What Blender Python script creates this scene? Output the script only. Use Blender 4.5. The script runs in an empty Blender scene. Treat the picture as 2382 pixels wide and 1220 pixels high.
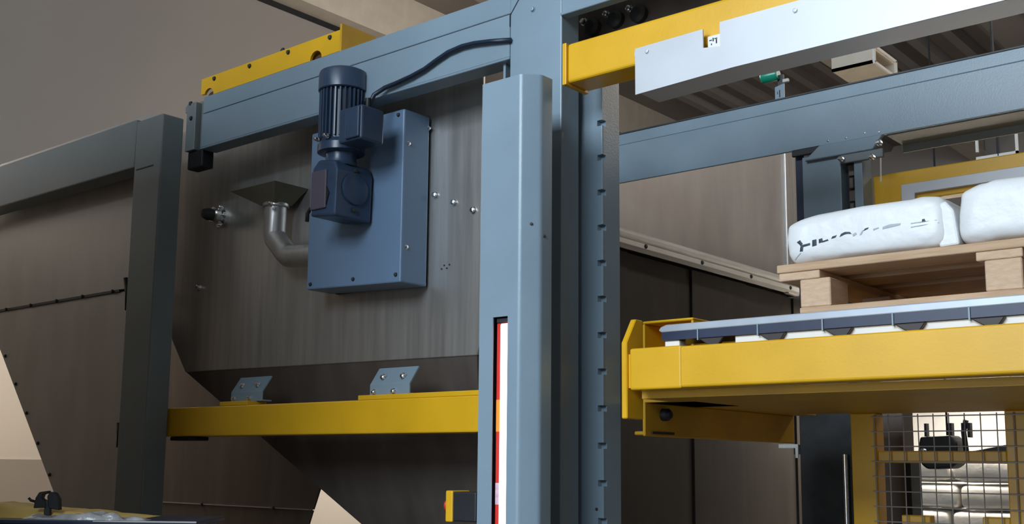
import bpy, bmesh, math, random
from mathutils import Vector, Matrix, noise
from mathutils.bvhtree import BVHTree
random.seed(7)
S = bpy.context.scene
COL = S.collection

# ------------------------------------------------------------------ camera
cam_d = bpy.data.cameras.new('camera'); cam = bpy.data.objects.new('camera', cam_d); COL.objects.link(cam)
cam_d.sensor_width = 36.0; cam_d.sensor_fit = 'HORIZONTAL'
cam_d.lens = 36.0 * 2589.0 / 2382.0
cam_d.shift_x = 36.0 / 2382.0; cam_d.shift_y = 92.0 / 2382.0
cam_d.clip_start = 0.05; cam_d.clip_end = 200
RX, RR, RZ = math.radians(98.38), math.radians(0.65), math.radians(40.37)
cam.matrix_world = Matrix.Translation((0, 0, 1.6)) @ (Matrix.Rotation(RZ, 4, 'Z') @ Matrix.Rotation(RX, 4, 'X') @ Matrix.Rotation(RR, 4, 'Z'))
S.camera = cam

# ------------------------------------------------------------------ world, lights, exposure
W = bpy.data.worlds.new('world'); S.world = W; W.use_nodes = True
bg = W.node_tree.nodes['Background']; bg.inputs[0].default_value = (0.75, 0.86, 1.0, 1); bg.inputs[1].default_value = 0.25
def area(name, loc, target, sx, sy, power, col, spread=180):
    d = bpy.data.lights.new(name, 'AREA'); d.shape = 'RECTANGLE'; d.size = sx; d.size_y = sy
    d.energy = power; d.color = col; d.spread = math.radians(spread)
    o = bpy.data.objects.new(name, d); COL.objects.link(o); o.location = loc
    o.rotation_euler = (Vector(target) - Vector(loc)).to_track_quat('-Z', 'Y').to_euler()
    return o
area('daylight_at_high_window', (-1.5, -5.15, 5.2), (-1.6, 2.0, 2.9), 5.6, 2.6, 745, (0.76, 0.89, 1.0))
area('daylight_at_loading_door', (-2.6, -5.15, 1.6), (-2.6, 0, 1.6), 4.0, 3.0, 110, (0.80, 0.90, 1.0))
area('fill_light_by_wall', (-7.3, 3.3, 3.75), (-7.6, 3.6, 0), 1.2, 1.2, 75, (1.0, 0.87, 0.72))  # added fill with no fixture, brightens the lower left wall
area('fill_light_over_rear_aisle', (-2.2, 7.4, 3.3), (-2.3, 7.6, 0), 1.6, 1.0, 150, (1.0, 0.92, 0.82), 110)  # added fill for the far bags and partition, no lamp body
def point_fill(name, loc, power, col, rad):
    d = bpy.data.lights.new(name, 'POINT'); d.energy = power; d.color = col; d.shadow_soft_size = rad
    o = bpy.data.objects.new(name, d); COL.objects.link(o); o.location = loc
point_fill('fill_light_centre', (-5.9, 8.0, 5.1), 130, (1.0, 0.88, 0.76), 0.3)  # added point light that lifts the upper wall and roof
point_fill('fill_light_right', (0.3, 8.0, 5.0), 150, (1.0, 0.9, 0.8), 0.3)  # added point light for the roof and rear hopper side
area('fill_light_by_far_wall', (-7.6, 8.3, 3.4), (-8.1, 8.4, 0), 1.2, 1.2, 90, (1.0, 0.9, 0.78))  # added fill, hidden behind the hopper plate, for the far left wall
area('fill_light_front_left', (-7.4, 1.7, 3.5), (-5.0, 2.6, 2.0), 0.9, 0.9, 3.8, (1.0, 0.88, 0.75))  # weak added fill for the left hopper and sack
S.view_settings.view_transform = 'Standard'; S.view_settings.look = 'None'
S.view_settings.exposure = 0.0; S.view_settings.gamma = 1.0; S.view_settings.use_curve_mapping = False

# ------------------------------------------------------------------ materials
MATS = {}
def mat(name, col, rough=0.5, metal=0.0, var=0.12, scale=6.0, stretch=(1, 1, 1), bump=0.0, bscale=60.0, col2=None, spec=0.5, coat=0.0, emit=None, estr=0.0, trans=0.0):
    m = bpy.data.materials.new(name); m.use_nodes = True; nt = m.node_tree; N = nt.nodes; L = nt.links
    b = N['Principled BSDF']
    b.inputs['Roughness'].default_value = rough; b.inputs['Metallic'].default_value = metal
    b.inputs['Specular IOR Level'].default_value = spec; b.inputs['Coat Weight'].default_value = coat
    if trans: b.inputs['Transmission Weight'].default_value = trans
    tc = N.new('ShaderNodeTexCoord'); mp = N.new('ShaderNodeMapping'); mp.inputs['Scale'].default_value = stretch
    L.new(tc.outputs['Object'], mp.inputs['Vector'])
    nz = N.new('ShaderNodeTexNoise'); nz.inputs['Scale'].default_value = scale; nz.inputs['Detail'].default_value = 5
    L.new(mp.outputs['Vector'], nz.inputs['Vector'])
    cr = N.new('ShaderNodeValToRGB'); cr.color_ramp.elements[0].position = 0.3; cr.color_ramp.elements[1].position = 0.7
    c2 = col2 or tuple(c * (1 - var) for c in col)
    cr.color_ramp.elements[0].color = (*c2, 1); cr.color_ramp.elements[1].color = (*(min(1, c * (1 + (0 if col2 else var))) for c in col), 1)
    L.new(nz.outputs['Fac'], cr.inputs['Fac']); L.new(cr.outputs['Color'], b.inputs['Base Color'])
    mr = N.new('ShaderNodeMapRange'); mr.inputs['To Min'].default_value = max(0.03, rough - 0.07); mr.inputs['To Max'].default_value = min(1, rough + 0.07)
    L.new(nz.outputs['Fac'], mr.inputs['Value']); L.new(mr.outputs['Result'], b.inputs['Roughness'])
    if bump:
        n2 = N.new('ShaderNodeTexNoise'); n2.inputs['Scale'].default_value = bscale; n2.inputs['Detail'].default_value = 4
        L.new(mp.outputs['Vector'], n2.inputs['Vector'])
        bp = N.new('ShaderNodeBump'); bp.inputs['Strength'].default_value = bump; bp.inputs['Distance'].default_value = 0.01
        L.new(n2.outputs['Fac'], bp.inputs['Height']); L.new(bp.outputs['Normal'], b.inputs['Normal'])
    if emit:
        b.inputs['Emission Color'].default_value = (*emit, 1); b.inputs['Emission Strength'].default_value = estr
    MATS[name] = m; return m
GRAY = mat('grey_blue_paint', (0.225, 0.300, 0.362), 0.32, var=0.07, scale=3, bump=0.05, bscale=180)
GRAY2 = mat('grey_green_paint', (0.20, 0.23, 0.235), 0.5, var=0.08, scale=3, bump=0.05, bscale=180)
GRAYD = mat('dark_steel', (0.05, 0.052, 0.055), 0.5, metal=0.4, var=0.3, scale=9)
YEL = mat('yellow_paint', (0.76, 0.415, 0.012), 0.34, var=0.07, scale=5, bump=0.03, bscale=120)
YELD = mat('yellow_paint_shaded', (0.62, 0.34, 0.015), 0.5, var=0.12, scale=5)  # darker copy of the yellow, with shade put into its colour
INOX = mat('brushed_stainless', (0.60, 0.585, 0.565), 0.40, metal=0.85, var=0.10, scale=5, stretch=(7, 7, 0.35), bump=0.03, bscale=40)
INOXM = mat('matt_stainless', (0.45, 0.43, 0.415), 0.5, metal=0.55, var=0.10, scale=3, stretch=(2, 2, 0.6))
INOXD = mat('dull_brown_shaded_steel', (0.15, 0.125, 0.11), 0.5, metal=0.45, var=0.18, scale=3, stretch=(3, 3, 0.4))  # on the hoppers this brown also carries the shade on stainless
OLIVE = mat('dark_olive_steel', (0.17, 0.155, 0.115), 0.45, metal=0.5, var=0.15)
INOXK = mat('shaded_stainless_panel', (0.040, 0.033, 0.027), 0.6, metal=0.1, spec=0.25, var=0.25, scale=3, stretch=(3, 3, 0.4))  # stainless in shadow: the shade is put into this dark colour
CHROME = mat('chrome', (0.8, 0.8, 0.8), 0.16, metal=1.0, var=0.03)
SILV = mat('galvanised_sheet', (0.58, 0.59, 0.62), 0.38, metal=0.15, var=0.05, scale=4)
MOTOR = mat('slate_blue_motor_paint', (0.034, 0.058, 0.105), 0.30, var=0.15, scale=12)
BLACK = mat('black_rubber', (0.012, 0.013, 0.016), 0.5, var=0.2)
RUBBER = mat('navy_cable_sheath', (0.012, 0.022, 0.040), 0.4, var=0.2)
RED = mat('red_plastic', (0.62, 0.03, 0.02), 0.4, var=0.08)
LENS = mat('lit_white_strip', (0.95, 0.9, 0.88), 0.4, emit=(1.0, 0.93, 0.92), estr=2.6)
ORNG = mat('orange_label', (0.9, 0.30, 0.03), 0.5, var=0.1)
LILAC = mat('pale_lilac_label', (0.62, 0.42, 0.50), 0.5, var=0.25, scale=60)
WHITE = mat('white_paint', (0.80, 0.78, 0.74), 0.5, var=0.05)
CREAM = mat('cream_paint', (0.66, 0.60, 0.50), 0.5, var=0.06)
NAVY = mat('dark_blue_steel', (0.02, 0.03, 0.07), 0.35, var=0.2)
GREEN = mat('green_plastic', (0.01, 0.28, 0.17), 0.25, var=0.1)
WOOD = mat('pale_pine', (0.62, 0.42, 0.27), 0.75, col2=(0.46, 0.29, 0.17), scale=5, stretch=(1.2, 14, 14), bump=0.2, bscale=30)
WOODY = mat('pine_end_grain', (0.66, 0.47, 0.32), 0.8, col2=(0.55, 0.36, 0.23), scale=16, stretch=(2, 1, 6), bump=0.2, bscale=40)
BAGM = mat('white_plastic_bag', (0.76, 0.765, 0.77), 0.38, var=0.05, scale=5, bump=0.3, bscale=22)
BAGF = mat('film_wrapped_white', (0.80, 0.76, 0.69), 0.3, var=0.10, scale=6, bump=0.5, bscale=14)
FILM = mat('crumpled_clear_film', (0.45, 0.45, 0.46), 0.2, var=0.35, scale=18, bump=0.6, bscale=30)
YSACK = mat('yellow_sack', (0.88, 0.62, 0.18), 0.5, var=0.10, bump=0.3, bscale=20)
INK = mat('navy_ink', (0.012, 0.022, 0.045), 0.5, var=0.2)
INKP = mat('faded_grey_ink', (0.42, 0.46, 0.50), 0.5, var=0.2, scale=40)
FLOOR = mat('concrete_floor', (0.09, 0.086, 0.08), 0.6, var=0.18, scale=2, bump=0.1)
WALLU = mat('grey_beige_cladding', (0.33, 0.30, 0.275), 0.6, var=0.07, scale=0.5)
WALLL = mat('cream_wall_paint', (0.66, 0.61, 0.54), 0.7, var=0.04, scale=0.8)
BLUEG = mat('blue_grey_cover_paint', (0.150, 0.232, 0.35), 0.36, var=0.06, scale=3, bump=0.05, bscale=180)
DADO = mat('taupe_dado_paint', (0.34, 0.30, 0.265), 0.6, var=0.04, scale=1)
ROOF = mat('brown_roof_sheet', (0.235, 0.205, 0.185), 0.55, var=0.15, scale=0.8)
RIB = mat('roof_rib_grey', (0.34, 0.31, 0.29), 0.55, var=0.1, scale=1)
WALLD = mat('dim_wall_paint', (0.13, 0.115, 0.105), 0.7, var=0.1, scale=1)

# ------------------------------------------------------------------ helpers
class MB:
    def __init__(s): s.v = []; s.f = []
    def add(s, vs, fs):
        n = len(s.v); s.v += [Vector(v) for v in vs]; s.f += [tuple(i + n for i in f) for f in fs]; return s
    def box(s, x0, x1, y0, y1, z0, z1):
        return s.add([(x0, y0, z0), (x1, y0, z0), (x1, y1, z0), (x0, y1, z0), (x0, y0, z1), (x1, y0, z1), (x1, y1, z1), (x0, y1, z1)],
                     [(0, 3, 2, 1), (4, 5, 6, 7), (0, 1, 5, 4), (1, 2, 6, 5), (2, 3, 7, 6), (3, 0, 4, 7)])
    def prism(s, pts, axis, a, b):
        # pts are 2-D in the plane normal to axis: 'x' -> (y,z), 'y' -> (x,z), 'z' -> (x,y)
        def P(p, t): return {'x': (t, p[0], p[1]), 'y': (p[0], t, p[1]), 'z': (p[0], p[1], t)}[axis]
        n = len(pts)
        return s.add([P(p, a) for p in pts] + [P(p, b) for p in pts],
                     [tuple(range(n)), tuple(range(2 * n - 1, n - 1, -1))] + [(i, i + n, (i + 1) % n + n, (i + 1) % n) for i in range(n)])
    def tube(s, path, r, n=12, caps=True):
        P = [Vector(p) for p in path]; R = r if isinstance(r, (list, tuple)) else [r] * len(P); vs = []; fs = []
        prev = None
        for i, p in enumerate(P):
            t = (P[min(i + 1, len(P) - 1)] - P[max(i - 1, 0)]).normalized()
            if prev is None:
                u = t.orthogonal().normalized()
            else:
                u = (prev - t * prev.dot(t)).normalized()
            prev = u; w = t.cross(u)
            for k in range(n):
                a = 2 * math.pi * k / n; vs.append(p + (u * math.cos(a) + w * math.sin(a)) * R[i])
        for i in range(len(P) - 1):
            for k in range(n): fs.append((i * n + k, i * n + (k + 1) % n, (i + 1) * n + (k + 1) % n, (i + 1) * n + k))
        if caps:
            fs.append(tuple(range(n - 1, -1, -1))); fs.append(tuple(range((len(P) - 1) * n, len(P) * n)))
        return s.add(vs, fs)
    def lathe(s, c, prof, n=32, axis='z'):
        ax = {'x': Vector((1, 0, 0)), 'y': Vector((0, 1, 0)), 'z': Vector((0, 0, 1))}[axis]
        c = Vector(c); u = ax.orthogonal().normalized(); w = ax.cross(u); vs = []; fs = []
        for r, h in prof:
            for k in range(n):
                a = 2 * math.pi * k / n; vs.append(c + ax * h + (u * math.cos(a) + w * math.sin(a)) * r)
        for i in range(len(prof) - 1):
            for k in range(n): fs.append((i * n + k, i * n + (k + 1) % n, (i + 1) * n + (k + 1) % n, (i + 1) * n + k))
        fs.append(tuple(range(n - 1, -1, -1))); fs.append(tuple(range((len(prof) - 1) * n, len(prof) * n)))
        return s.add(vs, fs)
    def build(s, name, m, parent=None, bev=0.0, seg=2, smooth=False):
        lo = Vector((min(v.x for v in s.v), min(v.y for v in s.v), min(v.z for v in s.v))); hi = Vector((max(v.x for v in s.v), max(v.y for v in s.v), max(v.z for v in s.v)))
        c = Vector(((lo.x + hi.x) / 2, (lo.y + hi.y) / 2, lo.z))
        bm = bmesh.new(); bv = [bm.verts.new(v - c) for v in s.v]
        for f in s.f:
            try: bm.faces.new([bv[i] for i in f])
            except ValueError: pass
        bmesh.ops.recalc_face_normals(bm, faces=bm.faces)
        if bev:
            es = [e for e in bm.edges if len(e.link_faces) == 2 and e.calc_face_angle(0) > 0.5]
            bmesh.ops.bevel(bm, geom=es, offset=bev, segments=seg, affect='EDGES', profile=0.5)
        me = bpy.data.meshes.new(name); bm.to_mesh(me); bm.free(); me.materials.append(m)
        if smooth:
            for p in me.polygons: p.use_smooth = True
            if smooth == 'auto':
                bm = bmesh.new(); bm.from_mesh(me)
                for e in bm.edges: e.smooth = len(e.link_faces) == 2 and e.calc_face_angle(0) < 0.6
                bm.to_mesh(me); bm.free()
        o = bpy.data.objects.new(name, me); COL.objects.link(o); put(o, c, parent); return o
def wloc(o):
    v = Vector(o.location); p = o.parent
    while p: v += p.location; p = p.parent
    return v
def put(o, c, parent):
    if parent: o.parent = parent; o.location = Vector(c) - wloc(parent)
    else: o.location = c
def tag(o, label, cat, group=None, kind=None):
    if label: o['label'] = label
    if cat: o['category'] = cat
    if group: o['group'] = group
    if kind: o['kind'] = kind
    return o
def thing(name, label, cat, loc, group=None):
    o = bpy.data.objects.new(name, None); o.empty_display_size = 0.05; COL.objects.link(o); o.location = loc
    return tag(o, label, cat, group)
def struct(o): o['kind'] = 'structure'; return o
def box(name, m, parent, *b, bev=0.0, seg=2): return MB().box(*b).build(name, m, parent, bev, seg)
BOLT = {}
def bolt(name, m, parent, loc, r=0.009, axis='-y', h=0.007):
    # hexagon-headed fastener on a washer, pointing along axis from loc
    key = (name, m.name, round(r, 4), axis, h)
    if key not in BOLT:
        b = MB(); b.lathe((0, 0, 0), [(r * 1.35, 0), (r * 1.35, h * .25), (r, h * .25), (r, h), (r * .55, h * 1.15)], 6 if r < 0.006 else 10)
        q = Vector({'-y': (0, -1, 0), '+x': (1, 0, 0), '-z': (0, 0, -1), '-x': (-1, 0, 0)}[axis]).to_track_quat('Z', 'X')
        bm = bmesh.new(); vs = [bm.verts.new(q @ v) for v in b.v]
        for f in b.f: bm.faces.new([vs[i] for i in f])
        bmesh.ops.recalc_face_normals(bm, faces=bm.faces)
        me = bpy.data.meshes.new(name); bm.to_mesh(me); bm.free(); me.materials.append(m); BOLT[key] = me
    o = bpy.data.objects.new(name, BOLT[key]); COL.objects.link(o); put(o, loc, parent); return o

# ================================================================== the hall
struct(box('floor', FLOOR, None, -9.2, 5.2, -9.0, 18.2, -0.2, 0.0))
ceil = struct(box('ceiling', ROOF, None, -9.2, 5.2, -5.4, 18.2, 6.95, 7.1))
for i, x in enumerate([-8.0 + 0.42 * k for k in range(30)]):
    MB().prism([(x - .11, 6.95), (x - .06, 6.87), (x + .06, 6.87), (x + .11, 6.95)], 'y', -5.2, 18.0).build('roof_rib', RIB, ceil)
wl = struct(box('wall_left', WALLU, None, -9.2, -9.0, -5.4, 18.2, 0, 6.95))
for z0, z1, m, n in ((1.605, 3.0, WALLL, 'cream_wall_band'),):
    box(n, m, wl, -9.0, -8.992, -5.0, 18.0, z0, z1)
struct(box('baseboard_left', DADO, None, -9.0, -8.985, -5.0, 6.6, 0, 1.605))
box('cream_wall_band', WALLL, wl, -9.0, -8.992, 6.6, 18.0, 0, 1.605)
tr = struct(MB().box(-9.0, -8.735, -5.0, 18.0, 6.39, 6.43).box(-8.76, -8.735, -5.0, 18.0, 6.43, 6.95).build('trim_1', CREAM))
box('shadow_gap', BLACK, tr, -9.0, -8.975, -5.0, 18.0, 6.335, 6.389)
struct(box('wall_back', WALLU, None, -9.2, 5.2, 18.0, 18.2, 0, 6.95))
struct(box('wall_right', WALLU, None, 5.0, 5.2, -5.4, 18.0, 0, 6.95))
wf = struct(MB().box(-9.0, -4.6, -5.4, -5.2, 0, 6.95).box(1.3, 5.0, -5.4, -5.2, 0, 6.95).box(-4.6, -4.3, -5.4, -5.2, 3.9, 6.95).box(-0.6, 1.3, -5.4, -5.2, 0, 3.9).box(-4.6, -0.6, -5.4, -5.2, 3.1, 3.9).box(-4.3, 1.3, -5.4, -5.2, 6.5, 6.95).build('wall_front', WALLD))
struct(box('wall_light_blocker', WALLD, None, -9.0, -2.70, 0.62, 0.72, 0, 3.72))  # unseen wall added to keep window light off the left side
# rear roof steel that shows above the grey cross beam
for n, (x0, x1, z0, z1, lab) in enumerate(((-5.35, -5.05, 6.45, 6.87, 'narrow grey roof purlin running away above the grey cross beam'), (-3.55, -3.15, 6.5, 6.87, 'broad grey roof purlin beyond the white square duct'))):
    o = MB().box(x0, x1, -5.1, 17.9, z0, z0 + .04).box((x0 + x1) / 2 - .03, (x0 + x1) / 2 + .03, -5.1, 17.9, z0 + .04, 6.95).build('roof_purlin', RIB if n else CREAM)
    tag(o, lab, 'roof beam', 'purlins under the roof')

# ================================================================== left portal frame and hopper
t = thing('portal_frame', 'dark grey steel portal frame of post and beam at the left edge', 'frame', (-4.2, 2.65, 0))
box('post', GRAY2, t, -4.32, -4.114, 2.60, 2.705, 0, 3.093, bev=0.006)
box('beam', GRAY2, t, -7.2, -4.32, 2.60, 2.705, 2.885, 3.105, bev=0.006)
box('weld_seam', GRAYD, t, -4.30, -4.17, 2.597, 2.60, 2.868, 2.872)
t = thing('feed_hopper', 'grey sheet steel hopper with tapering bottom behind the left post', 'hopper', (-5.0, 3.1, 1.0))
def quadpanel(pts, name, m, par, y0, y1, bev=0.002): return MB().prism(pts, 'y', y0, y1).build(name, m, par, bev, 1)
def frustum(front, back, y0, y1, name, m, par):
    n = len(front); MB().add([(x, y0, z) for x, z in front] + [(x, y1, z) for x, z in back], [tuple(range(n)), tuple(range(2 * n - 1, n - 1, -1))] + [(i, i + n, (i + 1) % n + n, (i + 1) % n) for i in range(n)]).build(name, m, par, 0.002, 1)
frustum([(-5.94, 2.385), (-4.44, 2.385), (-4.44, 3.2), (-5.94, 3.2)], [(-5.94, 2.385), (-5.1, 2.385), (-5.1, 3.2), (-5.94, 3.2)], 2.75, 3.12, 'upper_panel', INOXM, t)
frustum([(-5.94, 2.375), (-4.47, 2.375), (-4.47, 0.9), (-4.61, 0.9)], [(-5.94, 2.375), (-5.1, 2.375), (-5.1, 1.5), (-5.2, 1.5)], 2.75, 3.12, 'lower_panel', INOXM, t)
box('seam_flange', GRAYD, t, -5.94, -4.62, 2.742, 2.76, 2.374, 2.386)
for x, z in ((-5.705, 2.380), (-5.446, 2.380), (-5.187, 2.380), (-4.944, 2.380), (-4.676, 2.380)): bolt('rivet', GRAYD, t, (x, 2.742, z), 0.008)
for k in range(5): bolt('edge_rivet', GRAYD, t, (-5.69 + .135 * k, 2.75, 2.135 - .151 * k), 0.007)
MB().tube([(-4.558, 2.735, 2.43), (-4.535, 2.735, 2.36), (-4.528, 2.735, 2.28)], 0.012, 8).build('latch', BLACK, t, smooth=True)
MB().tube([(-4.545, 2.735, 1.77), (-4.535, 2.735, 1.70), (-4.535, 2.735, 1.66)], 0.010, 8).build('latch', BLACK, t, smooth=True)

# ================================================================== centre hopper
t = thing('stainless_hopper', 'big stainless steel hopper with upright front plate between left and centre posts', 'hopper', (-3.5, 3.2, 1.1))
MB().prism([(-4.62, 2.33), (-4.37, 2.005), (-2.60, 1.985), (-2.585, 2.03), (-2.585, 3.165), (-4.62, 3.165)], 'y', 2.95, 2.965).build('front_plate', INOX, t, 0.003, 1)
MB().add([(-4.365, 2.955, 2.004), (-2.60, 2.955, 1.984), (-2.78, 3.22, 1.10), (-2.98, 3.22, 1.10), (-4.365, 3.55, 2.004), (-2.60, 3.55, 1.984), (-2.78, 3.45, 1.10), (-2.98, 3.45, 1.10)],
         [(0, 1, 2, 3), (4, 7, 6, 5), (0, 3, 7, 4), (1, 5, 6, 2), (3, 2, 6, 7), (0, 4, 5, 1)]).build('cone', INOXD, t)  # stainless cone, its shade painted in as darker brown
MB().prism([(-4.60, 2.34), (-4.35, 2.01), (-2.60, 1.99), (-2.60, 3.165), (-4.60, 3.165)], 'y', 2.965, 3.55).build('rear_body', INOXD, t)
for x, z in ((-2.81, 2.599), (-2.715, 2.557), (-2.619, 2.514)): bolt('bolt', CHROME, t, (x, 2.95, z), 0.0095, h=0.016)
bolt('bolt', CHROME, t, (-4.288, 2.95, 2.388), 0.012, h=0.02)
for k in range(4): bolt('screw', GRAYD, t, (-2.775 + .013 * k, 2.95, 2.315 + .012 * (k % 2)), 0.003, h=0.003)

t = thing('level_sensor', 'shiny chrome level sensor knob on hopper plate left of the pipe', 'sensor', (-4.14, 2.9, 2.69))
MB().lathe((-4.14, 2.95, 2.698), [(0.05, 0), (0.05, -.02), (0.036, -.022), (0.036, -.055), (0.03, -.06)], 20, 'y').build('flange', CHROME, t, smooth='auto')
MB().lathe((-4.14, 2.89, 2.698), [(0.026, 0.005), (0.028, -.02), (0.02, -.045), (0.008, -.05)], 16, 'y').build('plug', GRAYD, t, smooth='auto')
for a in range(5): bolt('bolt', CHROME, t, (-4.14 + .043 * math.cos(a * 1.256), 2.93, 2.698 + .043 * math.sin(a * 1.256)), 0.007, h=0.012)

t = thing('inlet_pipe', 'stainless funnel with bent pipe running behind the grey drive cover', 'pipe', (-3.65, 2.87, 2.42))
MB().add([(-3.85, 2.775, 2.738), (-3.55, 2.775, 2.738), (-3.55, 2.95, 2.738), (-3.85, 2.95, 2.738),
          (-3.70, 2.82, 2.665), (-3.605, 2.82, 2.665), (-3.605, 2.91, 2.665), (-3.70, 2.91, 2.665)],
         [(0, 1, 5, 4), (1, 2, 6, 5), (2, 3, 7, 6), (3, 0, 4, 7), (0, 3, 2, 1), (4, 5, 6, 7)]).build('funnel', OLIVE, t)
MB().tube([(-3.652, 2.865, 2.69), (-3.655, 2.865, 2.545), (-3.648, 2.865, 2.525), (-3.575, 2.865, 2.455), (-3.555, 2.865, 2.44), (-3.53, 2.865, 2.436), (-3.30, 2.865, 2.425)], 0.047, 20).build('bent_pipe', INOX, t, smooth='auto')
bolt('clamp_bolt', CHROME, t, (-3.60, 2.80, 2.652), 0.009, h=0.014)
MB().lathe((-3.652, 2.865, 2.655), [(0.052, 0), (0.056, .004), (0.056, .014), (0.052, .018)], 20).build('clamp_ring', INOX, t, smooth='auto')

# ================================================================== header beam and main column
t = thing('header_beam', 'long grey header beam with a seam above the stainless hopper', 'beam', (-3.1, 2.75, 2.94))
MB().box(-4.0, -2.268, 2.72, 2.732, 2.945, 3.094).box(-4.0, -2.268, 2.72, 2.80, 2.938, 2.946).build('face_plate', GRAY, t, 0.002, 1)
MB().box(-4.0, -2.268, 2.723, 2.80, 3.098, 3.172).build('top_rail', GRAY, t, 0.002, 1)
MB().box(-4.112, -4.045, 2.715, 2.75, 2.945, 3.16).box(-4.03, -4.004, 2.735, 2.75, 2.945, 3.16).build('joint_plate', GRAY2, t, 0.002, 1)
bolt('bolt', GRAYD, t, (-4.075, 2.715, 3.09), 0.008); bolt('bolt', GRAYD, t, (-4.09, 2.72, 3.16), 0.009)
box('end_clamp', BLACK, t, -4.11, -4.0, 2.73, 2.79, 2.865, 2.945, bev=0.006)
box('hanger', GRAY, t, -2.315, -2.305, 2.745, 2.79, 2.85, 2.94); box('hanger', GRAY, t, -2.278, -2.27, 2.745, 2.79, 2.85, 2.94)
box('seam_backing', BLACK, t, -4.0, -2.268, 2.734, 2.79, 3.085, 3.105)

t = thing('main_column', 'grey main column behind the guard post carrying the top beams', 'column', (-2.16, 2.77, 0))
box('shaft', GRAY, t, -2.266, -2.052, 2.72, 2.815, 0, 3.30, bev=0.004)
MB().box(-2.052, 0.9, 2.72, 2.735, 3.035, 3.30).box(-2.052, 0.9, 2.712, 2.75, 3.03, 3.04).build('side_arm', GRAY, t, 0.002, 1)
box('miter_seam', BLACK, t, -2.2675, -2.2645, 2.7175, 2.722, 3.05, 3.09)
MB().prism([(-2.2665, 3.09), (-2.2635, 3.09), (-2.200, 3.17), (-2.203, 3.17)], 'y', 2.7180, 2.722).build('miter_seam', BLACK, t)
bolt('bolt', GRAY, t, (-2.17, 2.72, 3.085), 0.008)

t = thing('roller_cover', 'yellow roller cover with round cut-outs on top of the header beam', 'cover', (-3.7, 2.9, 3.17))
def arc(cx, cz, r, a0, a1, n=10): return [(cx + r * math.cos(a0 + (a1 - a0) * i / n), cz + r * math.sin(a0 + (a1 - a0) * i / n)) for i in range(n + 1)]
zb = 3.245
pts = [(-4.21, 3.262)] + [] + arc(-4.150, zb, 0.036, math.pi * .87, 0, 10) + arc(-3.413, zb, 0.036, math.pi, 0, 10) + [(-3.262, zb), (-3.262, 3.335), (-4.21, 3.335)]
MB().prism(pts, 'y', 2.85, 2.862).build('side_panel', YEL, t)
MB().box(-4.21, -3.262, 2.862, 2.99, 3.327, 3.335).box(-4.21, -3.262, 2.978, 2.99, 3.19, 3.327).build('hood', YEL, t)
box('end_plate', YELD, t, -3.252, -3.240, 2.835, 3.02, 3.18, 3.350)
for x in (-4.112, -3.855, -3.592, -3.328): bolt('bolt', GRAYD, t, (x, 2.85, 3.317), 0.008)
bolt('knob', GRAYD, t, (-3.654, 2.87, 3.345), 0.010)
for x in (-4.150, -3.413):
    MB().lathe((x, 2.865, 3.235), [(0.012, 0), (0.034, .002), (0.034, .1), (0.012, .102)], 20, 'y').build('roller', mat('rust_brown_roller%s' % x, (0.10, 0.045, 0.02), 0.5) if 'rb' not in MATS else MATS['rb'], t, smooth='auto')
box('mount_rail', GRAY2, t, -4.25, -3.2, 2.80, 2.85, 3.17, 3.20)

# ================================================================== drive cover, gear motor, cable
t = thing('drive_cover', 'grey blue box cover bolted to the stainless plate behind the motor', 'cover', (-3.1, 2.87, 2.25))
MB().prism([(-3.36, 2.272), (-2.838, 2.252), (-2.838, 2.905), (-3.36, 2.905)], 'y', 2.80, 2.936).build('housing', BLUEG, t, 0.006, 2)
MB().box(-3.34, -2.85, 2.934, 2.952, 2.27, 2.89).build('gasket', BLACK, t)
for x, z in ((-2.868, 2.885), (-2.862, 2.282), (-3.09, 2.288), (-3.335, 2.292)): bolt('screw', GRAYD, t, (x, 2.80, z), 0.006, h=0.006)
for y, z in ((2.825, 2.775), (2.825, 2.385), (2.93, 2.86)): bolt('screw', CHROME, t, (-2.838, y, z), 0.006, '+x', 0.006)

t = thing('gear_motor', 'dark blue electric gear motor standing upright on the drive cover', 'motor', (-3.04, 2.68, 2.48))
AX, AY = -3.045, 2.68
MB().lathe((AX, AY, 2.975), [(0.088, 0), (0.092, .003), (0.092, .062), (0.088, .075), (0.07, .084), (0.03, .088)], 36).build('fan_cowl', MOTOR, t, smooth='auto')
m = MB().lathe((AX, AY, 2.775), [(0.072, 0), (0.074, .01), (0.074, .19), (0.072, .2)], 36)
for k in range(30):
    a = 2 * math.pi * k / 30; c, s = math.cos(a), math.sin(a); w = 0.0028; r0, r1 = 0.07, 0.087
    v = [(AX + c * r - s * e, AY + s * r + c * e, z) for z in (2.79, 2.972) for r, e in ((r0, -w), (r1, -w), (r1, w), (r0, w))]
    m.add(v, [(0, 1, 2, 3), (7, 6, 5, 4), (0, 4, 5, 1), (1, 5, 6, 2), (2, 6, 7, 3), (3, 7, 4, 0)])
m.build('finned_body', MOTOR, t)
MB().lathe((AX, AY, 2.755), [(0.07, -.02), (0.088, -.015), (0.088, .012), (0.08, .022), (0.074, .03)], 36).build('flange', MOTOR, t, smooth='auto')
for a in (-2.2, -1.3, -.4): bolt('flange_bolt', CHROME, t, (AX + .075 * math.cos(a), AY + .075 * math.sin(a) - .012, 2.785), 0.007, h=0.02)
MB().lathe((AX, AY, 2.69), [(0.055, 0), (0.06, .01), (0.056, .03), (0.06, .05)], 32).build('neck', MOTOR, t, smooth='auto')
tb = MB().box(-2.945, -2.823, 2.575, 2.685, 2.735, 2.862).build('terminal_box', MOTOR, t, 0.008, 2)
box('lid', MOTOR, tb, -2.9, -2.829, 2.565, 2.577, 2.742, 2.855, bev=0.004)
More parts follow.
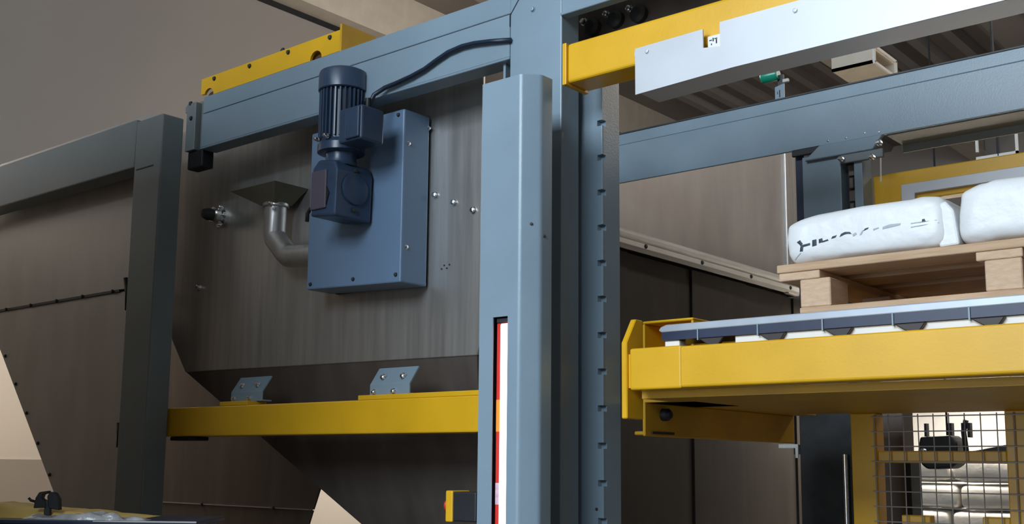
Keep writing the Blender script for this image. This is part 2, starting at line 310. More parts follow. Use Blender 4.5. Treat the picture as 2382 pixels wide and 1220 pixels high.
MB().lathe((-2.885, 2.66, 2.855), [(0.014, 0), (0.014, .02), (0.010, .03), (0.010, .06)], 12).build('cable_gland', BLACK, tb, smooth='auto')
gb = MB().prism([(-3.128, 2.50), (-2.990, 2.485), (-2.985, 2.66), (-3.0, 2.695), (-3.09, 2.71), (-3.125, 2.68)], 'y', 2.61, 2.79).build('gearbox', MOTOR, t, 0.010, 3)
box('inspection_plate', mat('plum_grey_plate', (0.09, 0.075, 0.10), 0.4), gb, -3.118, -3.035, 2.602, 2.612, 2.52, 2.665, bev=0.004)
MB().prism([(-3.035, 2.53), (-3.02, 2.575), (-3.035, 2.60), (-3.03, 2.565)], 'y', 2.605, 2.612).build('arrow_mark', BLACK, gb)
for z in (2.52, 2.60, 2.67): bolt('housing_bolt', GRAYD, gb, (-2.986, 2.70, z), 0.008, '+x')
MB().lathe((-2.985, 2.70, 2.60), [(0.06, -.02), (0.06, .006), (0.05, .010)], 24, 'x').build('bearing_cap', MOTOR, gb, smooth='auto')
MB().tube([(-3.13, 2.63, 2.53), (-3.15, 2.63, 2.535), (-3.165, 2.63, 2.52), (-3.165, 2.63, 2.49)], 0.008, 8).build('drain_plug', BLACK, gb, smooth=True)
t = MB().tube([(-2.885, 2.665, 2.89), (-2.88, 2.685, 2.935), (-2.84, 2.70, 2.957), (-2.786, 2.702, 2.962), (-2.71, 2.704, 2.972), (-2.647, 2.706, 2.985), (-2.59, 2.706, 3.004), (-2.534, 2.706, 3.02), (-2.47, 2.706, 3.026), (-2.414, 2.706, 3.023), (-2.34, 2.706, 3.012), (-2.255, 2.71, 2.997)], 0.0085, 10).build('power_cable', RUBBER, smooth=True)
tag(t, 'black power cable curving from the motor across the header beam', 'cable')

# ================================================================== lower yellow support beam and brackets
t = thing('support_beam', 'yellow support beam below the stainless hopper left of guard post', 'beam', (-3.3, 2.77, 1.70))
box('beam_body', YEL, t, -4.16, -2.268, 2.72, 2.82, 1.705, 1.825, bev=0.005)
box('packing_plate', YEL, t, -2.96, -2.268, 2.722, 2.818, 1.825, 1.842, bev=0.002)
box('packing_plate', YEL, t, -3.78, -3.60, 2.722, 2.818, 1.825, 1.842, bev=0.002)
box('end_lug', BLACK, t, -4.13, -3.95, 2.73, 2.80, 1.688, 1.704, bev=0.004)
for x0, lab in ((-2.945, 'small grey mounting bracket on the yellow beam beside the guard post'), (-3.765, 'shadowed mounting bracket on the yellow beam near the left post')):
    t = thing('mounting_bracket', lab, 'bracket', (x0 + .1, 2.82, 1.842), 'hopper brackets on the yellow beam')
    MB().prism([(2.765, 1.842), (2.765, 1.882), (2.81, 1.945), (2.816, 1.941), (2.772, 1.879), (2.772, 1.848), (2.815, 1.848), (2.815, 1.842)], 'x', x0, x0 + .2).build('bent_plate', GRAY, t, 0.001, 1)
    for dx in (.055, .155):
        bolt('bolt', CHROME, t, (x0 + dx, 2.783, 1.908), 0.009, h=0.014); bolt('bolt', CHROME, t, (x0 + dx - .03, 2.765, 1.855), 0.008, h=0.012)

# ================================================================== guard post, light curtain, emergency stop
t = thing('guard_post', 'pale grey folded steel guard post with slot in the picture centre', 'post', (-2.06, 2.5, 0))
m = MB(); SL, SR, ST = -2.096, -2.040, 2.028
m.box(-2.148, SL, 2.45, 2.454, 0, 2.748).box(SL, SR, 2.45, 2.454, ST, 2.748)
def bend(p, c, q, k=6): return [tuple((1 - u) ** 2 * p[i] + 2 * u * (1 - u) * c[i] + u * u * q[i] for i in (0, 1)) for u in (j / k for j in range(k + 1))]
outer = [(SR, 2.45)] + bend((-2.007, 2.45), (-1.998, 2.45), (-1.9915, 2.4565)) + bend((-1.9605, 2.4875), (-1.954, 2.494), (-1.954, 2.503)) + [(-1.954, 2.545)]
inner = [(-1.958, 2.545), (-1.958, 2.504), (-1.963, 2.492), (-1.994, 2.460), (-2.008, 2.454), (SR, 2.454)]
n_ = len(outer)
m.prism(outer + inner, 'z', 0, 2.748)
m.box(-2.148, -2.144, 2.454, 2.545, 0, 2.748)
m.build('folded_sheet', GRAY, t, smooth='auto')
box('rear_web', GRAYD, t, -2.144, -1.958, 2.541, 2.545, 0, 2.74)
bolt('screw', GRAYD, t, (-1.974, 2.474, 2.295), 0.004, h=0.003); bolt('screw', GRAYD, t, (-1.954, 2.51, 2.262), 0.004, '+x', 0.003)
t = thing('light_curtain', 'red safety light curtain with glowing white strip in the guard post', 'light curtain', (-2.068, 2.49, 0.3))
box('housing', RED, t, -2.0945, -2.0415, 2.466, 2.53, 0.3, 2.012, bev=0.003)
box('end_cap', BLACK, t, -2.092, -2.044, 2.462, 2.53, 2.012, 2.026, bev=0.002)
MB().box(-2.0735, -2.043, 2.456, 2.467, 0.32, 2.008).build('glowing_strip', LENS, t, 0.003, 1)
box('warning_label', ORNG, t, -2.092, -2.076, 2.4645, 2.466, 1.696, 1.788)
box('rating_plate', LILAC, t, -2.092, -2.076, 2.4645, 2.466, 1.489, 1.55)
t = thing('emergency_stop', 'yellow and black emergency stop box with red button on guard post', 'switch', (-2.21, 2.48, 1.437))
box('base', BLACK, t, -2.238, -2.148, 2.445, 2.52, 1.437, 1.522, bev=0.004)
box('yellow_cover', YEL, t, -2.266, -2.238, 2.443, 2.522, 1.434, 1.525, bev=0.004)
MB().lathe((-2.266, 2.482, 1.480), [(0.014, .0), (0.014, -.008), (0.021, -.010), (0.023, -.018), (0.018, -.026), (0.006, -.028)], 20, 'x').build('red_button', RED, t, smooth='auto')

# ================================================================== lift columns
t = thing('lift_column', 'grey lift column with a row of square notches right of guard post', 'column', (-2.04, 2.9, 0))
full = [(-2.10, 2.85), (-1.985, 2.85), (-1.985, 2.946), (-2.10, 2.946)]; cn = 0.020
cut = [(-2.10, 2.85), (-1.985 - cn, 2.85), (-1.985 - cn, 2.85 + cn), (-1.985, 2.85 + cn), (-1.985, 2.946), (-2.10, 2.946)]
m = MB(); z = 2.9; k = 0
zs = [2.696 - 0.1147 * i for i in range(22)]
for zc in zs:
    m.prism(full, 'z', zc + .0095, z); m.prism(cut, 'z', zc - .0095, zc + .0095); z = zc - .0095
m.prism(full, 'z', 0, z); m.build('notched_shaft', GRAY, t)
MB().tube([(-1.9885, 2.8535, 0.0), (-1.9885, 2.8535, 0.2)], 0.0045, 10).build('edge_bead', GRAY, t, smooth='auto')
for a_, b_ in zip(zs[1:], zs[:-1]): MB().tube([(-1.9885, 2.8535, a_ + .0095), (-1.9885, 2.8535, b_ - .0095)], 0.0045, 10).build('edge_bead', GRAY, t, smooth='auto')
bolt('screw', GRAYD, t, (-2.01, 2.85, 1.47), 0.004, h=0.003)
# rear lift column with chain
t = thing('rear_lift_column', 'grey rear lift column with drive chain behind the white bags', 'column', (-1.9, 4.45, 0))
box('back_plate', GRAY, t, -2.02, -1.848, 4.40, 4.50, 0, 2.93, bev=0.004)
box('chain_channel', BLACK, t, -1.848, -1.792, 4.46, 4.50, 0, 2.95)
box('edge_strip', GRAY, t, -1.792, -1.756, 4.40, 4.50, 0, 2.93, bev=0.003)
box('gap_shade_strip', NAVY, t, -2.058, -2.02, 4.42, 4.50, 0, 2.95)  # dark strip painted in for the shadowed gap beside the column
box('corner_block', BLACK, t, -2.06, -1.93, 4.385, 4.40, 2.935, 2.966, bev=0.004)
MB().prism([(-2.0, 2.905), (-1.70, 2.905), (-1.655, 2.962), (-1.93, 2.962)], 'y', 4.375, 4.40).build('gusset', GRAY, t, 0.003, 1)
box('lower_plate', GRAY2, t, -1.84, -1.66, 4.38, 4.40, 2.868, 2.905, bev=0.004)
for x, z in ((-1.832, 2.885), (-1.668, 2.925), (-1.70, 2.87)): bolt('bolt', CHROME, t, (x, 4.375, z), 0.010, h=0.02)
ch = MB()
for k in range(46):
    zz = 2.85 - k * .055; ch.box(-1.832, -1.812 , 4.44, 4.452, zz - .024, zz + .024) if k % 2 else ch.box(-1.836, -1.808, 4.446, 4.456, zz - .024, zz + .024)
ch.build('drive_chain', INOXD, t, 0.003, 1)
box('lower_shade_plate', GRAYD, t, -2.06, -1.756, 4.385, 4.399, 0, 1.90, bev=0.003)  # dark plate added to stand for shade on the lower column
for x in (-1.86, -1.79): MB().tube([(x, 4.370, 0.0), (x, 4.370, 1.66)], 0.013, 12).build('guide_rod', CHROME, t, smooth='auto')
MB().tube([(-1.665, 4.37, 2.86), (-1.668, 4.37, 2.76)], 0.003, 6).build('hanging_wire', WHITE, t)

# ================================================================== upper yellow beam with silver cover
t = thing('upper_yellow_beam', 'yellow beam at top right, fixed beside the main column', 'beam', (-0.8, 2.72, 2.775))
box('beam_body', YEL, t, -1.985, 0.9, 2.66, 2.77, 2.775, 2.902, bev=0.010, seg=3)
box('end_flange', YEL, t, -2.0, -1.985, 2.655, 2.775, 2.77, 2.905, bev=0.002)
t = thing('silver_cover', 'silver cover channel with a square notch along the upper yellow beam', 'cover', (-0.6, 2.7, 2.66))
NL, NR, NZ = -1.490, -1.437, 2.752
m = MB(); m.prism([(-1.715, 2.672), (-1.40, 2.683), (-0.95, 2.684), (0.9, 2.684), (0.9, 2.822), (NR, 2.822), (NR, NZ), (NL, NZ + .008), (NL, 2.815), (-1.715, 2.812)], 'y', 2.63, 2.635)
m.build('face_sheet', SILV, t)
MB().prism([(-1.70, 2.6735), (-1.40, 2.683), (0.9, 2.684), (0.9, 2.689), (-1.40, 2.688), (-1.70, 2.6785)], 'y', 2.635, 2.735).build('bottom_flange', SILV, t)
for x, z in ((-1.674, 2.794), (-1.214, 2.796), (-0.76, 2.797)): bolt('screw', SILV, t, (x, 2.63, z), 0.006, h=0.004)
box('spacer', SILV, t, -1.72, -1.66, 2.635, 2.66, 2.79, 2.805); box('spacer', SILV, t, 0.5, 0.56, 2.635, 2.66, 2.79, 2.805)
t = thing('notch_sensor', 'small white tag with dark marks inside the notch of the silver cover', 'sensor', (-1.465, 2.65, 2.752))
box('tag', WHITE, t, -1.484, -1.441, 2.645, 2.660, 2.757, 2.796, bev=0.002)
for x0, z0, w, h in ((-1.478, 2.781, .008, .003), (-1.468, 2.778, .004, .010), (-1.462, 2.783, .009, .003), (-1.458, 2.770, .004, .012), (-1.473, 2.768, .003, .005)): box('mark', INK, t, x0, x0 + w, 2.6444, 2.6455, z0, z0 + h)

# dark cross member behind the gap above the yellow beam
t = thing('dark_cross_member', 'dark oily steel member with bright bolts behind the upper yellow beam', 'beam', (-1.6, 3.0, 2.95))
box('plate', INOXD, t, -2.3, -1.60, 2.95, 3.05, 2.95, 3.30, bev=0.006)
for x, z in ((-2.127, 3.103), (-2.033, 3.105), (-1.941, 3.10)):
    bolt('bolt', CHROME, t, (x, 2.95, z), 0.010, h=0.016); MB().lathe((x + .04, 2.95, z - .03), [(.03, 0), (.03, -.02), (.018, -.03)], 14, 'y').build('hub', GRAYD, t, smooth='auto')

# ================================================================== rear cross beam, sensors, duct
t = thing('rear_cross_beam', 'grey cross beam spanning behind the bags to the right edge', 'beam', (-1.2, 4.45, 2.96))
box('face_plate', GRAY, t, -2.985, 0.9, 4.40, 4.415, 2.966, 3.155, bev=0.003)
box('top_lip', GRAY, t, -2.985, 0.9, 4.408, 4.43, 3.158, 3.212, bev=0.003)
MB().box(-1.655, 0.9, 4.415, 4.60, 2.962, 2.972).box(-1.655, 0.9, 4.59, 4.60, 2.93, 2.972).build('bottom_flange', GRAY2, t, 0.002, 1)
box('top_edge', GRAYD, t, -2.985, 0.9, 4.404, 4.44, 3.212, 3.218)
for x in (-1.9, -1.82, -1.74, -1.68): bolt('rivet', CHROME, t, (x, 4.40, 2.985 + random.uniform(-.006, .006)), 0.004, h=0.003)
t = thing('photo_sensor', 'green sensor on a slotted grey bracket above the rear cross beam', 'sensor', (-2.12, 4.42, 3.212))
MB().prism([(-2.142, 3.218), (-2.098, 3.218), (-2.098, 3.285), (-2.142, 3.275)], 'y', 4.410, 4.416).build('bracket', GRAY, t)
box('slot', BLACK, t, -2.122, -2.117, 4.409, 4.411, 3.225, 3.258); box('slot', BLACK, t, -2.131, -2.128, 4.409, 4.411, 3.24, 3.252)
box('stem', GRAYD, t, -2.13, -2.105, 4.416, 4.43, 3.26, 3.33)
MB().lathe((-2.15, 4.405, 3.330), [(.022, -.05), (.028, -.045), (.028, .02), (.022, .03)], 18, 'x').build('green_body', GREEN, t, smooth='auto')
box('plug', INOXM, t, -2.102, -2.074, 4.40, 4.415, 3.285, 3.302, bev=0.003)
t = thing('square_duct', 'white square open duct end under the roof at upper right', 'duct', (-3.4, 8.0, 4.58))
m = MB(); y0, y1, z0, z1, w = 7.80, 8.24, 4.585, 4.715, .02
for b in ((y0, y0 + w, z0, z1), (y1 - w, y1, z0, z1), (y0, y1, z0, z0 + w), (y0, y1, z1 - w, z1)): m.box(-3.32, -3.0, b[0], b[1], b[2], b[3])
m.build('shell', CREAM, t)
box('rim', WHITE, t, -3.0, -2.985, y0 - .01, y0 + .02, z0, z1); box('rim', WHITE, t, -3.0, -2.985, y1 - .02, y1 + .01, z0, z1)
box('rim', WHITE, t, -3.0, -2.985, y0, y1, z0 - .01, z0 + .012); box('rim', WHITE, t, -3.0, -2.985, y0, y1, z1 - .012, z1 + .01)
for x in (-3.27,): MB().tube([(x, 8.02, z1), (x, 8.02, 6.9)], .012, 6).build('hanger_rod', GRAYD, t)
t = thing('roof_bracket', 'white square bracket far behind the rear yellow beam', 'bracket', (-2.2, 8.0, 3.6))
MB().box(-2.25, -2.235, 7.6, 7.62, 3.72, 3.9).box(-2.0, -1.985, 7.6, 7.62, 3.66, 3.9).box(-2.25, -1.985, 7.6, 7.62, 3.66, 3.685).build('frame', WHITE, t)
MB().tube([(-2.11, 7.61, 3.67), (-2.11, 7.61, 6.95)], .012, 6).build('hanger_rod', GRAYD, t)

# rear yellow beam with silver frame
t = thing('rear_yellow_beam', 'yellow beam at the rear right behind the white bags', 'beam', (-0.6, 4.58, 2.70))
box('beam_body', YEL, t, -1.755, 0.9, 4.51, 4.58, 2.700, 2.828, bev=0.005)
t = thing('guide_bar', 'silver flat guide bar on the rear yellow beam above the bags', 'guide', (-0.6, 4.48, 2.6))
MB().prism([(-1.63, 2.60), (-1.63, 2.766), (0.9, 2.766), (0.9, 2.722), (-1.575, 2.722), (-1.575, 2.60)], 'y', 4.485, 4.51).build('angle_plate', SILV, t, 0.002, 1)

# ================================================================== rear hopper wall
t = thing('rear_hopper', 'stainless side wall of the rear hopper with cream rail along its foot', 'hopper', (-3.4, 5.2, 0.0))
MB().prism([(4.0, 2.70), (6.30, 2.70), (6.30, 3.72), (4.0, 3.02)], 'x', -3.6, -3.0).build('side_wall', INOXM, t)
box('corner_strip', INOX, t, -3.02, -2.985, 6.262, 6.41, 2.66, 3.72, bev=0.004)
MB().tube([(-2.965, 4.0, 2.722), (-2.965, 6.30, 2.722)], 0.024, 14).build('rail_tube', WHITE, t, smooth='auto')
box('ledge', WHITE, t, -3.02, -2.945, 4.0, 6.40, 2.668, 2.694, bev=0.003)
for y in (4.6, 5.15, 5.7, 6.2): bolt('ledge_bolt', GRAYD, t, (-2.945, y, 2.681), 0.009, '+x')
box('end_return', GRAYD, t, -3.3, -3.01, 6.41, 7.5, 2.66, 3.7)
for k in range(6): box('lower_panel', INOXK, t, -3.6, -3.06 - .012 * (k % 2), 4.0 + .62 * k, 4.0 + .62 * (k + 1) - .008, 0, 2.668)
t = thing('angle_glint', 'small L-shaped light reflection built in white against the dark panel below the yellow carriage', 'bracket', (-2.12, 4.38, 1.64))
MB().prism([(-2.165, 1.686), (-2.165, 1.702), (-2.078, 1.702), (-2.078, 1.645), (-2.090, 1.645), (-2.090, 1.686)], 'y', 4.405, 4.412).build('angle', WHITE, t)  # solid white shape standing in for a light reflection
box('arm', BLACK, t, -2.10, -2.058, 4.412, 4.43, 1.66, 1.70)

# ================================================================== lift carriage
t = thing('lift_carriage', 'yellow lift carriage with long front beam under the pallet', 'lift', (-0.8, 3.2, 1.69))
box('gusset_lug', YEL, t, -1.83, -1.797, 2.76, 2.80, 1.83, 1.93)
box('front_beam', YEL, t, -1.797, 0.9, 2.72, 2.80, 1.822, 1.940, bev=0.008, seg=3)
box('joint_sleeve', YEL, t, -1.799, -1.625, 2.717, 2.805, 1.820, 1.942, bev=0.007, seg=3)
box('deck_plate', YELD, t, -1.81, 0.9, 2.80, 3.85, 1.80, 1.822)
box('deck_tongue', YELD, t, -1.98, -1.81, 2.96, 4.0, 1.80, 1.822)
MB().box(-1.91, -1.90, 2.955, 4.0, 1.695, 1.80).box(-1.97, -1.91, 3.0, 4.0, 1.70, 1.712).build('side_beam', YELD, t, 0.003, 1)
box('rear_beam', YELD, t, -1.81, 0.9, 3.85, 3.90, 1.80, 1.90, bev=0.006)
MB().prism([(2.75, 1.74), (2.75, 1.965), (2.80, 2.040), (2.84, 2.040), (2.84, 1.74)], 'x', -1.85, -1.83).build('end_gusset', YEL, t, 0.003, 1)
m = MB(); m.box(-1.93, -1.922, 2.99, 3.28, 1.95, 2.052).box(-1.93, -1.745, 2.99, 3.28, 2.052, 2.060).box(-1.753, -1.745, 2.99, 3.28, 1.822, 2.052).box(-1.93, -1.745, 3.272, 3.28, 1.95, 2.052)
m.build('guide_pocket', YEL, t, 0.003, 1)
box('pocket_foot', YELD, t, -1.93, -1.745, 2.99, 3.28, 1.80, 1.95)
MB().lathe((-1.90, 3.06, 1.765), [(0.02, 0), (0.02, .02), (0.012, .03)], 12, 'x').build('cable_fixing', BLACK, t, smooth='auto')
box('stop_pad', BLACK, t, -1.902, -1.894, 2.99, 3.12, 1.703, 1.711)

t = thing('pallet_rail', 'grey steel rail with dark supports carrying the pallet on the carriage', 'rail', (-0.6, 2.85, 1.94))
MB().prism([(-1.745, 1.998), (-1.735, 1.992), (0.9, 1.997), (0.9, 2.018), (-1.72, 2.014), (-1.738, 2.008)], 'y', 2.79, 2.93).build('rail_bar', mat('rail_grey', (0.42, 0.46, 0.52), 0.35, metal=0.3), t, 0.003, 2)
box('rail_web', NAVY, t, -1.735, 0.9, 2.792, 2.92, 1.968, 1.996)
box('wear_strip', WHITE, t, -1.50, 0.9, 2.802, 2.86, 1.941, 1.967)
for k in range(13):
    x = -1.575 + .188 * k
    sp = MB().prism([(x - .035, 1.966), (x + .045, 1.966), (x + .03, 1.946), (x + .0, 1.944)], 'y', 2.786, 2.802).build('support', mat('dark_plum', (0.03, 0.022, 0.022), 0.5) if k == 0 else MATS['dark_plum'], t, 0.002, 1)
    box('weld_rib', GRAY, sp, x - .04, x - .036, 2.788, 2.80, 1.962, 1.994)
box('rail_foot', WHITE, t, -1.73, -1.68, 2.80, 2.84, 1.942, 1.968, bev=0.004)

# ================================================================== pallet and bags
t = thing('wooden_pallet', 'pale wooden pallet under the white bags on the lift', 'pallet', (-0.8, 3.36, 2.02))
PX0, PX1, PY0, PY1 = -1.40, -0.20, 2.863, 3.863
for k in range(5):
    y = PY0 + k * .215
    box('deck_board', WOOD, t, PX0 + random.uniform(-.004, .004), PX1, y, y + .14, 2.143, 2.166, bev=0.002, seg=1)
for x0, x1 in ((-1.395, -1.275), (-.862, -.752), (-.345, -.225)): box('cross_board', WOODY, t, x0, x1, PY0 + .004, PY1 - .004, 2.120, 2.143, bev=0.002, seg=1)
for x in (-1.334, -.843, -.345):
    for y in (PY0 + .006, 3.30, PY1 - .125): box('block', WOODY, t, x, x + .088, y, y + .12, 2.041, 2.120, bev=0.003, seg=1)
for y in (PY0 + .004, 3.30, PY1 - .125): box('base_board', WOOD, t, -1.336, -.25, y, y + .12, 2.019, 2.041, bev=0.002, seg=1)

def bag(name, label, x0, x1, y0, y1, z0, z1, m, seed, group, amp=.008, n=48, skew=0.0):
    a, b, c = (x1 - x0) / 2, (y1 - y0) / 2, (z1 - z0) / 2; cx, cy, cz = (x0 + x1) / 2, (y0 + y1) / 2, (z0 + z1) / 2
    pw = lambda v, e: math.copysign(abs(v) ** e, v)
    vs = []; fs = []; nu, nv = n * 2, n
    for j in range(nv + 1):
        ph = -math.pi / 2 + math.pi * j / nv
        for i in range(nu):
            th = 2 * math.pi * i / nu
            x = a * pw(math.cos(ph), .20) * pw(math.cos(th), .15); y = b * pw(math.cos(ph), .20) * pw(math.sin(th), .15); z = c * pw(math.sin(ph), .36)
            d = noise.noise(Vector((x * 9 + seed, y * 9, z * 16))) * amp + noise.noise(Vector((x * 30 + seed, y * 30, z * 50))) * amp * .35
            if z > 0: z *= 1 - .30 * max(0, -x / a - .1) ** 1.5 * skew
            nrm = Vector((x / a ** 2, y / b ** 2, z / c ** 2)).normalized()
            p = Vector((x, y, z)) + nrm * d
            p.z = max(p.z, -c)
            vs.append((cx + p.x, cy + p.y, cz + p.z))
    for j in range(nv):
        for i in range(nu): fs.append((j * nu + i, j * nu + (i + 1) % nu, (j + 1) * nu + (i + 1) % nu, (j + 1) * nu + i))
    M_ = MB().add(vs, fs)
    bvh = BVHTree.FromPolygons([v[:] for v in M_.v], M_.f)
    t = thing(name, label, 'bag', (cx, cy, z0), group)
    M_.build('bag_body', m, t, smooth=True)
    return t, bvh
def decal(bvh, poly, m, parent, name):
    # flat print laid on the bag's front skin, a millimetre proud of it
    cx = sum(p[0] for p in poly) / len(poly); cz = sum(p[1] for p in poly) / len(poly)
    def P(x, z, off):
        h = bvh.ray_cast(Vector((x, 2.0, z)), Vector((0, 1, 0)))[0]
        return (x, (h.y if h else 2.87) - off, z)
    n = len(poly); vs = [P(x, z, .0012) for x, z in poly] + [P(cx, cz, .0016)] + [P(x, z, -.001) for x, z in poly]
    MB().add(vs, [(i, (i + 1) % n, n) for i in range(n)] + [(i, i + n + 1, (i + 1) % n + n + 1, (i + 1) % n) for i in range(n)]).build(name, m, parent)
t, bvh = bag('cement_bag', 'white plastic bag with dark blue lettering at pallet left end', -1.376, -0.932, 2.868, 3.32, 2.166, 2.312, BAGM, 1.3, 'white bags on the pallet', skew=1.0)
# lettering: the lower halves of print that the photograph shows
gl = [[(-1.338, 2.226), (-1.328, 2.231), (-1.321, 2.220), (-1.327, 2.215)], [(-1.330, 2.216), (-1.300, 2.220), (-1.300, 2.214), (-1.320, 2.211)], [(-1.327, 2.216), (-1.319, 2.217), (-1.322, 2.199), (-1.331, 2.199)],
      [(-1.294, 2.209), (-1.281, 2.211), (-1.281, 2.228), (-1.293, 2.227)], [(-1.274, 2.216), (-1.262, 2.218), (-1.264, 2.229), (-1.274, 2.227)], [(-1.264, 2.217), (-1.246, 2.220), (-1.248, 2.224), (-1.262, 2.221)],
      [(-1.238, 2.224), (-1.226, 2.226), (-1.222, 2.232), (-1.234, 2.230)], [(-1.214, 2.226), (-1.200, 2.231), (-1.187, 2.233), (-1.180, 2.230), (-1.184, 2.236), (-1.198, 2.238), (-1.209, 2.234)],
      [(-1.147, 2.234), (-1.134, 2.238), (-1.132, 2.242), (-1.142, 2.240)], [(-0.992, 2.238), (-.982, 2.238), (-.985, 2.246), (-.991, 2.245)]]
for p in gl: decal(bvh, p, INK, t, 'print_mark')
for p in [[(-1.175, 2.222), (-1.165, 2.228), (-1.168, 2.233), (-1.178, 2.228)], [(-1.158, 2.224), (-1.150, 2.236), (-1.146, 2.236), (-1.153, 2.224)], [(-1.120, 2.232), (-1.105, 2.236), (-1.105, 2.239), (-1.120, 2.236)],
          [(-1.095, 2.232), (-1.048, 2.237), (-1.046, 2.242), (-1.075, 2.243), (-1.094, 2.238)], [(-1.02, 2.226), (-.95, 2.230), (-.95, 2.233), (-1.02, 2.229)], [(-1.02, 2.236), (-.955, 2.238), (-.955, 2.240), (-1.02, 2.239)],
          [(-1.352, 2.180), (-1.330, 2.196), (-1.328, 2.194), (-1.350, 2.178)]]: decal(bvh, p, INKP, t, 'faded_print')
MB().prism([(-.955, 2.168), (-.955, 2.282), (-.935, 2.290), (-.914, 2.262), (-.904, 2.17)], 'y', 2.880, 3.25).build('folded_end', BAGM, t, 0.006, 2)
bag('cement_bag', 'plain white plastic bag at the right edge of the photo', -0.905, -0.40, 2.862, 3.32, 2.166, 2.330, BAGM, 7.7, 'white bags on the pallet', skew=.55)

# ================================================================== mesh guard and what stands behind it
t = thing('mesh_guard', 'wire mesh guard panel in yellow frame at lower right', 'fence', (-1.3, 3.95, 0.3))
for k in range(13): MB().tube([(-1.549 + .052 * k, 3.90, .35), (-1.549 + .052 * k, 3.90, 1.793)], 0.0022, 6).build('wire', INOXM, t)
for k in range(28): MB().tube([(-1.56, 3.896, 1.785 - .052 * k), (-0.92, 3.896, 1.785 - .052 * k)], 0.0022, 6).build('wire', INOXM, t)
box('frame_post', YEL, t, -1.64, -1.545, 3.91, 3.98, 0, 1.80, bev=0.004)
box('frame_post', YEL, t, -1.112, -0.95, 3.91, 3.98, 0, 1.80, bev=0.004)
box('frame_rail', YEL, t, -1.545, -1.112, 3.915, 3.96, 1.624, 1.666, bev=0.004)
box('frame_rail', YELD, t, -1.64, -0.95, 3.91, 3.98, 1.80, 1.86, bev=0.004)
box('lower_lug', YEL, t, -1.47, -1.37, 3.915, 3.96, 1.40, 1.445, bev=0.004); box('lower_lug', YEL, t, -1.20, -1.112, 3.915, 3.96, 1.40, 1.448, bev=0.004)
t = thing('dark_cabinet', 'dark brown cabinet strip behind the left part of the mesh', 'cabinet', (-1.6, 4.3, 0))
box('carcass', INOXD, t, -1.70, -1.575, 4.25, 4.36, 0, 1.86, bev=0.006)
box('dark_edge', BLACK, t, -1.575, -1.553, 4.25, 4.36, 0, 1.66); 
t = thing('white_partition', 'white panel partition far behind the mesh guard', 'partition', (-2.6, 9.1, 0))
for k in range(5): box('panel', WHITE, t, -5.5 + k, -4.505 + k, 9.0, 9.12, 0, 2.35, bev=0.004)
t = thing('wrapped_load', 'tall film wrapped load under the far white bags', 'pallet load', (-2.3, 7.5, 0))
box('load_body', BAGF, t, -3.0, -1.7, 7.0, 8.0, 0.0, 1.2, bev=0.05)
labs = ['far white bag, lowest in the stack, left, behind the mesh', 'far white bag, lowest in the stack, right, behind the mesh',
        'far white bag in the middle layer, left, behind the mesh', 'far white bag in the middle layer, right, behind the mesh',
        'far white bag on top of the stack, left, behind the mesh', 'far white bag on top of the stack, right, behind the mesh']
for j in range(3):
    for i in range(2):
        x0 = -2.95 + .62 * i + .05 * (j % 2)
        bag('far_bag', labs[j * 2 + i], x0, x0 + .615, 7.0 + .02 * j, 7.6, 1.212 + .158 * j, 1.212 + .158 * (j + 1) - .012, BAGF, 3.1 * j + i, 'far white bags behind the mesh', amp=.010, n=20)
t = thing('bag_stitcher', 'black bag stitching machine hanging behind the mesh guard', 'machine', (-2.03, 6.0, 1.60))
MB().prism([(-2.135, 1.70), (-2.12, 1.775), (-1.96, 1.782), (-1.93, 1.74), (-1.935, 1.635), (-1.97, 1.61), (-2.09, 1.605), (-2.12, 1.63)], 'y', 5.95, 6.10).build('body', BLACK, t, 0.012, 2)
box('belt_guard', YELD, t, -2.12, -1.95, 5.93, 5.95, 1.665, 1.69, bev=0.004)
MB().prism([(-1.93, 1.69), (-1.84, 1.705), (-1.69, 1.735), (-1.69, 1.675), (-1.93, 1.665)], 'y', 5.97, 6.07).build('arm', GRAYD, t, 0.01, 2)
MB().tube([(-1.90, 6.0, 1.69), (-1.91, 6.0, 1.80), (-1.895, 6.0, 1.86)], 0.014, 8).build('handle', GRAYD, t, smooth=True)
for x, w in ((-2.105, .012), (-1.985, .022), (-1.915, .010), (-1.885, .014)): box('fitting', BLACK, t, x, x + w, 5.98, 6.02, 1.77, 1.845)
bolt('lamp', CHROME, t, (-2.10, 5.95, 1.70), 0.012, h=0.03)
MB().tube([(-2.0, 6.02, 1.78), (-2.0, 6.02, 6.9)], 0.006, 6).build('suspension_cord', BLACK, t)

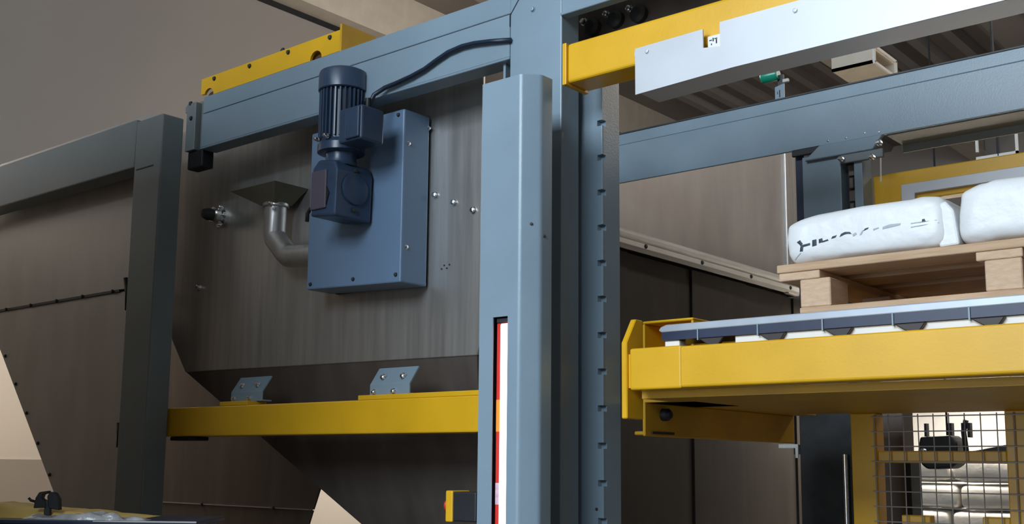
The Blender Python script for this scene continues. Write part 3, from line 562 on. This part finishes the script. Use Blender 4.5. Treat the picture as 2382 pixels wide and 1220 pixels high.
# ================================================================== bench with sacks at lower left
# this cabinet stands askew to the machine: l runs along its front, d into its depth
CA, SA = math.cos(math.radians(40.4)), math.sin(math.radians(40.4))
def askew(mb): mb.v = [Vector((v.x * CA - v.y * SA, v.x * SA + v.y * CA, v.z)) for v in mb.v]; return mb
def AK(l, d, z): return (l * CA - d * SA, l * SA + d * CA, z)
t = thing('blue_cabinet', 'dark blue machine cabinet top along the lower left edge', 'cabinet', AK(-1.5, 3.4, 0))
askew(MB().box(-2.2, -0.87, 3.275, 3.58, 0, 1.418)).build('carcass', NAVY, t, 0.004)
askew(MB().box(-2.22, -0.853, 3.259, 3.60, 1.418, 1.430)).build('top_plate', NAVY, t, 0.002)
askew(MB().box(-1.15, -0.853, 3.255, 3.2592, 1.4262, 1.4302)).build('edge_trim', INOXM, t)
def lump(name, m, x0, x1, y0, y1, z0, hf, seed, label, cat, amp):
    vs = []; fs = []; nx, ny = 48, 14
    for i in range(nx + 1):
        u = i / nx
        for j in range(ny + 1):
            v = j / ny; e = min(1, 6 * v, 6 * (1 - v)) * min(1, 7 * u, 7 * (1 - u)); e = e ** .5
            x = x0 + (x1 - x0) * u; y = y0 + (y1 - y0) * v
            z = z0 + .0006 + hf(u) * e * (1 + .3 * noise.noise(Vector((x * 11 + seed, y * 11, 0)))) + amp * e * noise.noise(Vector((x * 34, y * 34, seed)))
            vs.append((x, y, max(z, z0 + .0006)))
    k = ny + 1; n = len(vs)
    for i in range(nx):
        for j in range(ny): fs.append((i * k + j, (i + 1) * k + j, (i + 1) * k + j + 1, i * k + j + 1))
    vs += [(x0, y0, z0), (x1, y0, z0), (x1, y1, z0), (x0, y1, z0)]; fs.append((n, n + 3, n + 2, n + 1))
    o = askew(MB().add(vs, fs)).build(name, m, smooth=True); tag(o, label, cat); return o
lump('yellow_sack', YSACK, -1.95, -1.05, 3.33, 3.58, 1.430, lambda u: .036 * (1 - max(0, u - .55) * 1.9), 2, 'flattened yellow sack lying on the dark blue cabinet', 'sack', .003)
lump('clear_film', FILM, -1.36, -1.00, 3.265, 3.325, 1.430, lambda u: .014 + .007 * math.sin(u * 9 + 3), 5, 'crumpled clear plastic film along the front edge of the blue cabinet', 'film', .012)
t = thing('spring_clamp', 'small black spring clamp standing on the yellow sack', 'clamp', AK(-1.32, 3.34, 1.43))
askew(MB().prism([(-1.352, 1.460), (-1.348, 1.490), (-1.338, 1.507), (-1.312, 1.511), (-1.312, 1.504), (-1.327, 1.500), (-1.330, 1.488), (-1.318, 1.482), (-1.315, 1.462)], 'y', 3.325, 3.35)).build('jaw', BLACK, t, 0.002, 1)
askew(MB().prism([(-1.308, 1.460), (-1.314, 1.495), (-1.306, 1.508), (-1.292, 1.506), (-1.280, 1.488), (-1.276, 1.455)], 'y', 3.325, 3.35)).build('jaw', BLACK, t, 0.002, 1)
askew(MB().box(-1.322, -1.304, 3.328, 3.345, 1.430, 1.482)).build('pivot', GRAYD, t, 0.003)
askew(MB().tube([(-1.348, 3.337, 1.478), (-1.365, 3.337, 1.482), (-1.372, 3.337, 1.489)], 0.004, 8)).build('handle_tip', BLACK, t, smooth=True)

# ================================================================== rear stainless hopper, brown shade put into its colour, below the support beam
t = thing('shaded_hopper', 'brown-shaded stainless hopper panel seen below the yellow support beam', 'hopper', (-4.9, 3.9, 0.3))
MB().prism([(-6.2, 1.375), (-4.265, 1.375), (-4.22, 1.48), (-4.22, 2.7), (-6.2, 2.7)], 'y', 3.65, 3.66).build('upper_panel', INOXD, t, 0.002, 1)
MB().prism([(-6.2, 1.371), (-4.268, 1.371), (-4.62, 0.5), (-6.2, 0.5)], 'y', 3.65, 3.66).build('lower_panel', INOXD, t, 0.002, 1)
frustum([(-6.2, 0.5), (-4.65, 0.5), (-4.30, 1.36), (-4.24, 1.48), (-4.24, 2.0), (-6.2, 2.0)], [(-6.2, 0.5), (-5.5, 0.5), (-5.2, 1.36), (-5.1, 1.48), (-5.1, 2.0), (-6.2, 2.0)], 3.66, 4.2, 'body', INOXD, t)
box('seam_flange', INOXM, t, -5.6, -4.275, 3.644, 3.655, 1.371, 1.376)
for x in (-5.18, -4.57): bolt('rivet', INOXD, t, (x, 3.644, 1.374), 0.009)
